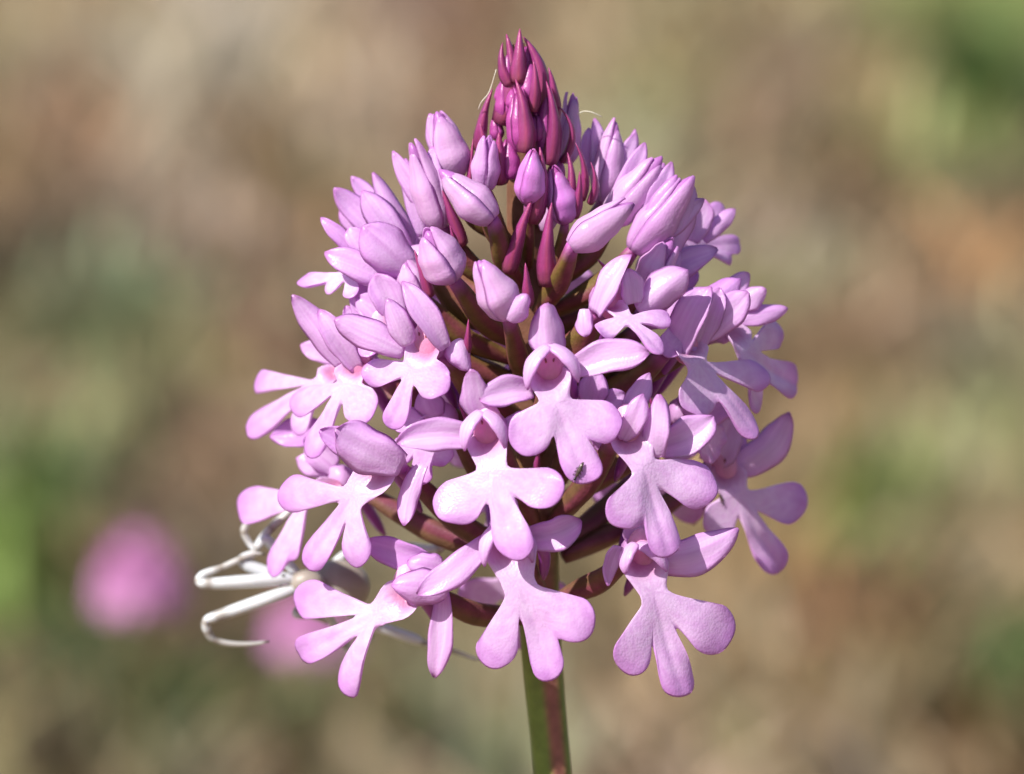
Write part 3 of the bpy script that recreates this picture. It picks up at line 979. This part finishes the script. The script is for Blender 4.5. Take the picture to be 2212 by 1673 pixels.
# ------------------------------------------------------------------ ground, litter, plants behind
def ground_mat():
    m, nt, b = new_mat('dry_meadow_soil')
    tc = nt.nodes.new('ShaderNodeTexCoord')
    def noise(sc, det, rough=.55):
        n = nt.nodes.new('ShaderNodeTexNoise')
        n.inputs['Scale'].default_value = sc
        n.inputs['Detail'].default_value = det
        n.inputs['Roughness'].default_value = rough
        nt.links.new(tc.outputs['Object'], n.inputs['Vector'])
        return n
    n1, n2, n3 = noise(9, 4), noise(21, 5), noise(120, 6)
    r1 = nt.nodes.new('ShaderNodeValToRGB')
    cols = [(.30, srgb(92, 72, 50)), (.42, srgb(118, 94, 70)), (.5, srgb(136, 112, 88)), (.58, srgb(116, 104, 68)), (.70, srgb(88, 84, 48))]
    e = r1.color_ramp.elements
    while len(e) < len(cols):
        e.new(.5)
    for el_, (p, c) in zip(e, cols):
        el_.position = p
        el_.color = (*c, 1)
    nt.links.new(n1.outputs['Fac'], r1.inputs[0])
    r2 = nt.nodes.new('ShaderNodeValToRGB')
    cols = [(.32, srgb(74, 58, 38)), (.46, srgb(124, 96, 76)), (.56, srgb(146, 124, 100)), (.68, srgb(98, 90, 56))]
    e = r2.color_ramp.elements
    while len(e) < len(cols):
        e.new(.5)
    for el_, (p, c) in zip(e, cols):
        el_.position = p
        el_.color = (*c, 1)
    nt.links.new(n2.outputs['Fac'], r2.inputs[0])
    mx = nt.nodes.new('ShaderNodeMix')
    mx.data_type = 'RGBA'
    mx.inputs['Factor'].default_value = .5
    nt.links.new(r1.outputs[0], mx.inputs['A'])
    nt.links.new(r2.outputs[0], mx.inputs['B'])
    nt.links.new(mx.outputs['Result'], b.inputs['Base Color'])
    b.inputs['Roughness'].default_value = .95
    b.inputs['Specular IOR Level'].default_value = .1
    bp = nt.nodes.new('ShaderNodeBump')
    bp.inputs['Strength'].default_value = .8
    bp.inputs['Distance'].default_value = .006
    nt.links.new(n3.outputs['Fac'], bp.inputs['Height'])
    nt.links.new(bp.outputs[0], b.inputs['Normal'])
    return m


def gz(x, y):
    """height of the ground"""
    v = mnoise.noise(Vector((x * 5, y * 5, 1.3))) * .010 + mnoise.noise(Vector((x * 17, y * 17, 4.1))) * .006
    r = math.hypot(x, y - .8)
    return v * (1 if r < 6 else max(0, 1 - (r - 6) / 6))


def build_ground():
    xs = sorted(set([-300, -120, -50, -20, -9, -5, -3.4] + [round(-2.4 + .06 * i, 4) for i in range(81)] + [3.4, 5, 9, 20, 50, 120, 300]))
    ys = sorted(set([-300, -100, -30, -9, -3.5, -2] + [round(-1.2 + .06 * i, 4) for i in range(100)] + [5.6, 7, 10, 20, 50, 120, 300]))
    V = [(x, y, gz(x, y)) for y in ys for x in xs]
    nx = len(xs)
    F = [(j * nx + i, j * nx + i + 1, (j + 1) * nx + i + 1, (j + 1) * nx + i) for j in range(len(ys) - 1) for i in range(nx - 1)]
    o = mesh_obj('ground', V, F, np.array([.3, .25, .2]), ground_mat())
    o['kind'] = 'structure'


build_ground()


def grass_blades(spots, rnd, cols, hmin, hmax, wmin, wmax, lean=.6):
    """bent tapering blades, each a strip folded along its middle"""
    V, F, C = [], [], []
    for (x, y, z) in spots:
        h = rnd.uniform(hmin, hmax)
        w = rnd.uniform(wmin, wmax)
        a = rnd.uniform(0, 6.283)
        l = rnd.uniform(.15, lean) * h
        dx, dy = math.cos(a), math.sin(a)
        c = cols[rnd.randrange(len(cols))] * rnd.uniform(.75, 1.2)
        b0 = len(V)
        for k, s in enumerate((0, .35, .7, 1.0)):
            ww = w * (1, .9, .6, .05)[k] * .5
            cx, cy, cz = x + dx * l * s * s, y + dy * l * s * s, z + h * s * (1 - .18 * s)
            V += [(cx - dy * ww, cy + dx * ww, cz), (cx + dx * ww * .5, cy + dy * ww * .5, cz - ww * .3), (cx + dy * ww, cy - dx * ww, cz)]
            C += [c] * 3
        for k in range(3):
            q = b0 + k * 3
            F += [(q, q + 1, q + 4, q + 3), (q + 1, q + 2, q + 5, q + 4)]
    return V, F, C


# where the meadow is straw, leaf-brown, olive or green (layout x, y, colour of that patch of plants)
PATCH = [
    (60, 60, 150, 135, 95), (180, 100, 165, 150, 120), (300, 120, 160, 150, 115), (160, 200, 140, 112, 85), (60, 300, 115, 98, 60), (210, 300, 145, 115, 88),
    (480, 20, 160, 147, 130), (430, 150, 160, 150, 132), (350, 260, 160, 146, 128), (300, 350, 150, 136, 116), (560, 110, 135, 130, 92), (600, 300, 112, 98, 56),
    (690, 350, 102, 92, 52), (800, 180, 172, 155, 128), (880, 40, 140, 115, 95), (960, 70, 152, 116, 80), (530, 480, 152, 126, 102), (300, 440, 148, 132, 110),
    (120, 450, 112, 98, 74), (15, 560, 82, 72, 52), (260, 570, 112, 132, 94), (220, 690, 96, 116, 66), (160, 750, 72, 78, 48), (390, 740, 142, 134, 88),
    (500, 660, 128, 104, 82), (80, 800, 142, 132, 96), (330, 850, 130, 112, 92), (450, 950, 124, 106, 84), (700, 200, 150, 135, 105), (640, 550, 118, 104, 76),
    (40, 880, 125, 142, 90), (70, 1020, 92, 122, 52), (20, 1180, 132, 158, 68), (60, 1290, 56, 72, 32), (130, 1180, 118, 104, 60), (240, 1060, 82, 70, 46),
    (420, 1060, 120, 102, 85), (330, 1430, 66, 84, 42), (60, 1480, 94, 84, 50), (200, 1400, 108, 94, 60), (120, 1610, 112, 100, 66), (430, 1530, 72, 84, 46),
    (560, 1500, 116, 106, 70), (500, 1630, 126, 106, 80), (650, 1610, 122, 102, 76), (760, 1540, 118, 124, 72), (860, 1610, 136, 120, 86), (1000, 1500, 125, 120, 80),
    (1050, 1610, 108, 118, 84), (1300, 1540, 152, 132, 102), (1400, 1570, 168, 142, 116), (1550, 1610, 146, 128, 100), (1700, 1490, 112, 102, 58), (1900, 1490, 130, 110, 80),
    (1850, 1390, 98, 88, 48), (1850, 1270, 140, 94, 62), (1700, 1200, 150, 124, 78), (1650, 1330, 152, 132, 86), (1950, 1150, 70, 74, 44), (1970, 1230, 76, 92, 60),
    (1900, 1000, 108, 122, 58), (1870, 920, 124, 126, 68), (2050, 920, 142, 136, 90), (2120, 1100, 142, 122, 92), (2100, 1290, 120, 110, 70), (2190, 1330, 76, 90, 42),
    (2050, 1600, 152, 132, 92), (2180, 1610, 108, 88, 48), (1900, 1620, 130, 118, 96), (1760, 1060, 142, 118, 80), (1460, 160, 150, 150, 108), (1540, 90, 130, 114, 74),
    (1560, 250, 116, 98, 74), (1700, 130, 150, 126, 102), (1640, 300, 130, 116, 74), (1730, 290, 118, 96, 68), (1850, 350, 84, 64, 40), (1900, 110, 136, 120, 80),
    (1750, 500, 152, 154, 110), (1960, 540, 164, 142, 110), (2100, 550, 150, 122, 74), (2190, 480, 146, 120, 86), (1900, 690, 148, 116, 86), (2060, 680, 118, 104, 86),
    (1620, 440, 150, 134, 114), (2050, 30, 136, 148, 78), (2090, 150, 92, 126, 56), (2110, 260, 70, 88, 44), (2190, 380, 110, 100, 70), (2010, 220, 132, 132, 80),
    (1950, 790, 142, 130, 90), (2120, 830, 130, 142, 84), (1700, 760, 138, 110, 74), (1800, 840, 132, 112, 74), (1620, 620, 128, 126, 84), (1000, 160, 142, 120, 88),
    (1280, 90, 142, 126, 90), (1350, 220, 146, 140, 98), (560, 1300, 112, 96, 70), (1300, 1350, 140, 118, 84), (900, 1450, 120, 112, 74), (1130, 600, 120, 104, 74)]
PXY = np.array([(p[0], p[1]) for p in PATCH], float)
PRGB = np.array([srgb(*p[2:]) for p in PATCH])
PRGB = np.clip(PRGB.mean(0) + 1.2 * (PRGB - PRGB.mean(0)), .012, .8)
PRGB = PRGB * .72 + .28 * PRGB.mean(1, keepdims=True) * np.array([1.04, 1.0, .96])


def patch_colour(px, py):
    d = np.hypot(PXY[:, 0] - px, PXY[:, 1] - py)
    w = 1.0 / (d + 25) ** 4
    return (PRGB * w[:, None]).sum(0) / w.sum()


def to_layout(p):
    q = np.asarray(p) - CAMLOC
    D = np.dot(q, FWD)
    return 1106 + np.dot(q, RIGHT) / S * DIST / D, 836 - np.dot(q, UP) / S * DIST / D


rg = random.Random(3)
V, F, C = [], [], []
GAIN = 1.56
y = .62
while y < 3.6:
    half = .14 + .115 * y
    x = -half
    while x < half:
        cx, cy = x + rg.uniform(-.012, .012), y + rg.uniform(-.02, .02)
        h = rg.uniform(.014, .036)
        lx, ly = to_layout((cx, cy, h * .6))
        base = patch_colour(lx, ly) * GAIN * math.exp(rg.gauss(0, .28)) * np.array([1 + rg.gauss(0, .06), 1, 1 + rg.gauss(0, .06)])
        g0 = gz(cx, cy)
        sp = [(cx + rg.gauss(0, .009), cy + rg.gauss(0, .009), g0 - .003) for _ in range(9)]
        v, f, c = grass_blades(sp, rg, [base, base * np.array([1.12, 1.0, .9]), base * .8], h * .5, h * 1.2, .003, .008, 1.1)
        b0 = len(V)
        V += v
        C += c
        F += [tuple(i + b0 for i in q) for q in f]
        x += .024
    y += .030
y = .3
while y < 4.4:                                            # the same meadow to either side
    half = .14 + .115 * y
    for sg in (-1, 1):
        x = half
        while x < half + .55 + .35 * y:
            cx, cy = sg * x + rg.uniform(-.02, .02), y + rg.uniform(-.03, .03)
            h = rg.uniform(.016, .042)
            base = PRGB[rg.randrange(len(PRGB))] * GAIN * math.exp(rg.gauss(0, .2))
            sp = [(cx + rg.gauss(0, .014), cy + rg.gauss(0, .014), gz(cx, cy) - .003) for _ in range(6)]
            v, f, c = grass_blades(sp, rg, [base, base * np.array([1.12, 1.0, .9]), base * .8], h * .5, h * 1.2, .005, .011, 1.1)
            b0 = len(V)
            V += v
            C += c
            F += [tuple(i + b0 for i in q) for q in f]
            x += .045
    y += .055
o = mesh_obj('dry_grass', V, F, np.clip(np.array(C), 0, .85), M_GRASS)
o['kind'] = 'stuff'
o['label'] = 'short dry straw, leaf litter and olive grass blurred across the meadow'
o['category'] = 'grass'


def tuft(name, px, py, wpx, hpx, cols, label, n=130, bw=.006):
    """a clump of leaves that shows wpx wide and hpx tall where it stands, its foot at (px, py)"""
    g = on_ground(px, py, 0)
    D = np.dot(g - CAMLOC, FWD)
    k = S * D / DIST
    g[2] = gz(g[0], g[1]) - .002
    rt = Root(name, g, label, 'plant')
    rr = random.Random(int(px * 7 + py))
    for part in range(3):
        sp = []
        for i in range(n // 3):
            a, r = rr.uniform(0, 6.28), math.sqrt(rr.random()) * wpx * k * .42
            sp.append((g[0] + math.cos(a) * r, g[1] + math.sin(a) * r * .8, g[2]))
        V, F, C = grass_blades(sp, rr, cols, hpx * k * .45, hpx * k * 1.05, bw * .6, bw, .7)
        mesh_obj('leaf_clump', V, F, C, M_GRASS, rt)
    return rt


LIME, MIDG, DEEP = srgb(140, 160, 84), srgb(100, 126, 66), srgb(70, 92, 50)
tuft('green_plant', 20, 1290, 150, 300, [LIME, LIME, MIDG], 'bright green plant standing beside the blurred pink orchid heads', n=70)
tuft('green_plant', 70, 1080, 130, 220, [MIDG, DEEP, LIME], 'mid green plant just behind the bright green one', n=60)
tuft('green_plant', 2085, 250, 120, 330, [LIME, MIDG, DEEP], 'tall green plant on the dry slope beyond the upper flowers', n=70)
tuft('green_plant', 1890, 1090, 130, 220, [srgb(132, 150, 66), MIDG], 'olive green plant beyond the shaded lip of the orchid', n=60)
tuft('green_plant', 390, 1600, 160, 230, [DEEP, MIDG], 'dark green plant at the foot of the pink orchid stems', n=70)


def dry_leaf():
    b = on_ground(262, 415, 0)
    D = np.dot(b - CAMLOC, FWD)
    t = far(500, -60, D - .02)
    rt = Root('dry_leaf', b, 'pale dry leaf blade leaning through the blurred meadow', 'dry leaf')
    V, F, c = blade(b, t, -FWD + UP * .3, .013, bow=.04, cup=.3, th=.0006, prof=[(0, .6), (.2, .9), (.5, 1), (.8, .8), (.95, .4), (1, .1)],
                    colf=lambda s_, v_: lerp(srgb(184, 172, 152), srgb(168, 156, 132), abs(v_)))
    mesh_obj('blade', V, F, c, M_GRASS, rt)


dry_leaf()


# ------------------------------------------------------------------ two more orchids farther back
def far_orchid(px, py, D, hw, hh, label, seed):
    """a small orchid in flower: (px, py) the middle of its head, hw and hh its half width and half height in layout units"""
    c = far(px, py, D)
    k = S * D / DIST
    W, H = hw * k, hh * k
    rnd = random.Random(seed)
    rt = Root('distant_orchid', (c[0] + .004, c[1] + .006, gz(c[0], c[1])), label, 'orchid', 'pink orchids behind')
    path = smooth_path([np.array([c[0] + .004, c[1] + .006, gz(c[0], c[1]) - .003]), np.array([c[0] + .002, c[1] + .004, c[2] * .5]), c + np.array([0, 0, H * .9])], 24)
    V, F, cc = tube(path, np.linspace(.0011, .0006, 24), 8, colf=lambda u, a: lerp(srgb(60, 72, 32), srgb(84, 78, 40), u))
    mesh_obj('stem', V, F, cc, M_STEM, rt)
    rows = 5
    for r in range(rows):
        f = r / (rows - 1)
        z = c[2] + H * (-.62 + 1.35 * f)
        R = W * (.74 * (1 - f * f) ** .9 + .08)
        m = int(round(9 * (1 - f) + 3))
        for j in range(m):
            a = 6.283 * (j + .5 * (r % 2)) / m + rnd.uniform(-.15, .15)
            n = np.array([math.sin(a), -math.cos(a), .25])
            n = nz(n)
            T = np.array([c[0] + math.sin(a) * R, c[1] - math.cos(a) * R, z])
            sc = W * (.30 - .10 * f) / .0046
            e2 = nz(np.array([0, 0, 1.0]) - n * n[2])
            e1 = np.cross(e2, n)
            C3 = T - e2 * .0030 * sc
            lb = [(C3 + e1 * .0042 * sc - e2 * .0012 * sc, .0034 * sc), (C3 - e2 * .0052 * sc, .003 * sc), (C3 - e1 * .0042 * sc - e2 * .0012 * sc, .0034 * sc)]
            V, F, cc = lip_mesh(T, C3, lb, n, .003 * sc, (-.1, -.1, -.1), seed * 40 + r * 10 + j, NA=48)
            cc = [lerp(q, srgb(236, 164, 216), .7) for q in cc]
            fo = mesh_obj('flower', V, F, cc, M_PETAL, rt, st=ST)
            for sg in (-1, 1):
                V, F, cc = blade(T - n * .0005, T + e1 * sg * .004 * sc + e2 * .003 * sc, n, .0024 * sc, colf=lambda s_, v_: srgb(224, 152, 206), n=7, nv=5)
                mesh_obj('sepal', V, F, cc, M_PETAL, rt, fo)


far_orchid(298, 1208, .92, 108, 86, 'small pink orchid head out of focus in the open, beyond the spider', 1)
far_orchid(672, 1318, .98, 100, 62, 'small pink orchid head half hidden behind the lowest flowers and the spider', 2)

# ------------------------------------------------------------------ white crab spider under the lower flowers
SPD = 6.5
SPID = Root('crab_spider', P(640, 1262, SPD), 'white crab spider clinging under the lower lips with front legs stretched out', 'spider')
WHT, GRY, BRN, DRK = srgb(206, 208, 210), srgb(172, 164, 155), srgb(128, 112, 96), srgb(70, 62, 56)
V, F, c = blob(P(662, 1262, SPD), RIGHT * .9 + UP * .1, (.0011, .0009, .0013), 18, 12, lambda u, a: lerp(GRY, BRN, .6 + .3 * math.sin(a * 2)))
mesh_obj('cephalothorax', V, F, c, M_SPIDER, SPID)
V, F, c = blob(P(732, 1266, SPD + 2.6), RIGHT, (.0020, .0018, .0023), 22, 14, lambda u, a: lerp(GRY, BRN, .35 + .25 * math.cos(a * 2)))
mesh_obj('abdomen', V, F, c, M_SPIDER, SPID)
for ex, ey in ((606, 1252), (607, 1264), (612, 1243), (613, 1272)):
    V, F, c = blob(P(ex, ey, SPD - .6), RIGHT, (.00012, .00012, .00012), 8, 6, lambda u, a: DRK)
    mesh_obj('eye', V, F, c, M_DARK, SPID)


def spider_leg(pts, rads, bands, tipdark=.97):
    """pts: (x, y, depth); rads in layout units at the points; bands: darker joints along the leg"""
    path = smooth_path([P(x, y, SPD + d) for x, y, d in pts], 40)
    r = rad_profile(list(zip(np.linspace(0, 1, len(rads)), rads)), 40) * S
    def cf(u, a):
        c = lerp(WHT, GRY, sstep(.45, .75, u) * .6)
        for b in bands:
            c = lerp(c, BRN, .85 * math.exp(-((u - b) / .024) ** 2))
        return lerp(c, DRK, sstep(tipdark - .02, tipdark + .01, u))
    V, F, c = tube(path, r, 12, colf=cf)
    mesh_obj('leg', V, F, c, M_SPIDER, SPID)


spider_leg([(640, 1252, 0), (590, 1253, -.6), (520, 1257, -.9), (452, 1261, -.9), (430, 1256, -.8), (440, 1241, -.6), (478, 1226, -.4), (515, 1210, -.2), (545, 1197, 0), (574, 1196, .2)],
           [9, 14.5, 15, 13, 9.5, 10, 6.5, 7.5, 4.5, 2], [.34, .46, .66, .8])
spider_leg([(650, 1272, 0), (608, 1283, -.8), (540, 1307, -1.0), (470, 1331, -1.0), (446, 1341, -1.0), (448, 1362, -.8), (462, 1382, -.6), (500, 1391, -.3), (545, 1391, 0), (584, 1385, .2)],
           [9, 14.5, 15, 12.5, 9.5, 10.5, 7, 6.5, 4.5, 2], [.32, .46, .57, .68])
spider_leg([(630, 1250, .4), (575, 1238, .3), (525, 1212, .3), (552, 1192, .6), (540, 1176, .8), (527, 1150, .8), (534, 1130, .8), (546, 1105, .9)],
           [9, 16, 14, 7, 7, 8.5, 8, 6], [.42, .72])
spider_leg([(640, 1240, .8), (590, 1180, .6), (570, 1166, .5), (553, 1186, .6), (565, 1165, .8), (585, 1142, 1.0), (628, 1103, 1.2), (660, 1080, 1.4)],
           [11, 12, 11, 9, 9, 10, 9, 6], [.4, .72])
spider_leg([(660, 1280, 1), (648, 1310, .4), (640, 1328, .2), (668, 1330, .6), (690, 1336, 1.2), (705, 1345, 2.0)], [10, 9, 8, 8, 7, 4], [.3, .5])
spider_leg([(700, 1290, 2), (780, 1340, 3), (850, 1365, 3.5), (895, 1381, 3.8), (920, 1390, 4.0), (985, 1408, 4.2), (1022, 1422, 4.4), (1045, 1425, 4.6)], [10, 11, 12, 12, 7, 5, 4, 2], [.55, .7])
spider_leg([(690, 1250, 2), (760, 1190, 4), (860, 1180, 5), (930, 1188, 5), (956, 1178, 5), (975, 1150, 5.4)], [10, 10, 10, 12, 9, 5], [.45, .7])
spider_leg([(680, 1285, 2), (720, 1350, 4), (760, 1410, 5), (790, 1395, 5.4), (805, 1372, 5.8)], [9, 9, 9, 6, 3], [.4, .6])


# ------------------------------------------------------------------ tiny insects on the lips
def midge(name, px, py, lip, ang, L, label, cat):
    pts, ln = LIPS[lip]
    k = min(range(len(pts)), key=lambda i: math.hypot(*(np.array(to_layout(pts[i])) - (px, py))))
    q = pts[k] + ln * L * .12
    ax = nz(RIGHT * math.cos(ang) + UP * math.sin(ang))
    sd = nz(np.cross(ax, -FWD))
    rt = Root(name, q, label, cat)
    V, F, c = blob(q, ax, (L * .13, L * .11, L * .5), 10, 10, lambda u, a: lerp(srgb(42, 32, 30), srgb(98, 78, 70), .5 + .5 * math.sin(u * 30)))
    mesh_obj('body', V, F, c, M_DARK, rt)
    V, F, c = blob(q - ax * L * .56, ax, (L * .09, L * .08, L * .1), 8, 6, lambda u, a: srgb(40, 30, 30))
    mesh_obj('head', V, F, c, M_DARK, rt)
    for k in (-.3, -.1, .1):
        for sg in (-1, 1):
            p = [q + ax * L * k, q + ax * L * (k - .04) + sd * sg * L * .15 - FWD * L * .03, q + ax * L * (k - .12) + sd * sg * L * .2 + FWD * L * .06]
            V, F, c = tube(smooth_path(p, 6), [L * .025] * 6, 5, colf=lambda u, a: srgb(60, 46, 40))
            mesh_obj('leg', V, F, c, M_DARK, rt)
    for sg in (-1, 1):
        p = [q - ax * L * .6, q - ax * L * .72 + sd * sg * L * .08, q - ax * L * .82 + sd * sg * L * .16]
        V, F, c = tube(smooth_path(p, 6), [L * .02] * 6, 5, colf=lambda u, a: srgb(60, 46, 40))
        mesh_obj('antenna', V, F, c, M_DARK, rt)


midge('thrips', 1251, 1020, 1, 1.1, .0012, 'tiny dark thrips on the middle lobe of the central lip', 'insect')
midge('beetle', 1556, 1077, 6, 1.9, .0008, 'tiny black beetle on the shaded lip beside the sunlit one', 'insect')


# ------------------------------------------------------------------ fine silk caught on the bud tip
def silk(pts, label):
    p3 = [P(x, y, d) for x, y, d in pts]
    rt = Root('silk_thread', p3[0], label, 'silk thread')
    V, F, c = tube(smooth_path(p3, 16), [.000035] * 16, 5, colf=lambda u, a: srgb(226, 218, 190))
    mesh_obj('strand', V, F, c, M_SPIDER, rt)


silk([(1033, 236, -1.2), (1040, 220, -1.5), (1052, 206, -1.4), (1060, 190, -1.0), (1072, 150, -1.2)], 'pale silk strand caught beside the purple bud tip')
silk([(1248, 246, 0), (1262, 240, -.4), (1280, 243, -.6), (1300, 252, -.4)], 'faint curled silk strand beyond the upper pink buds')
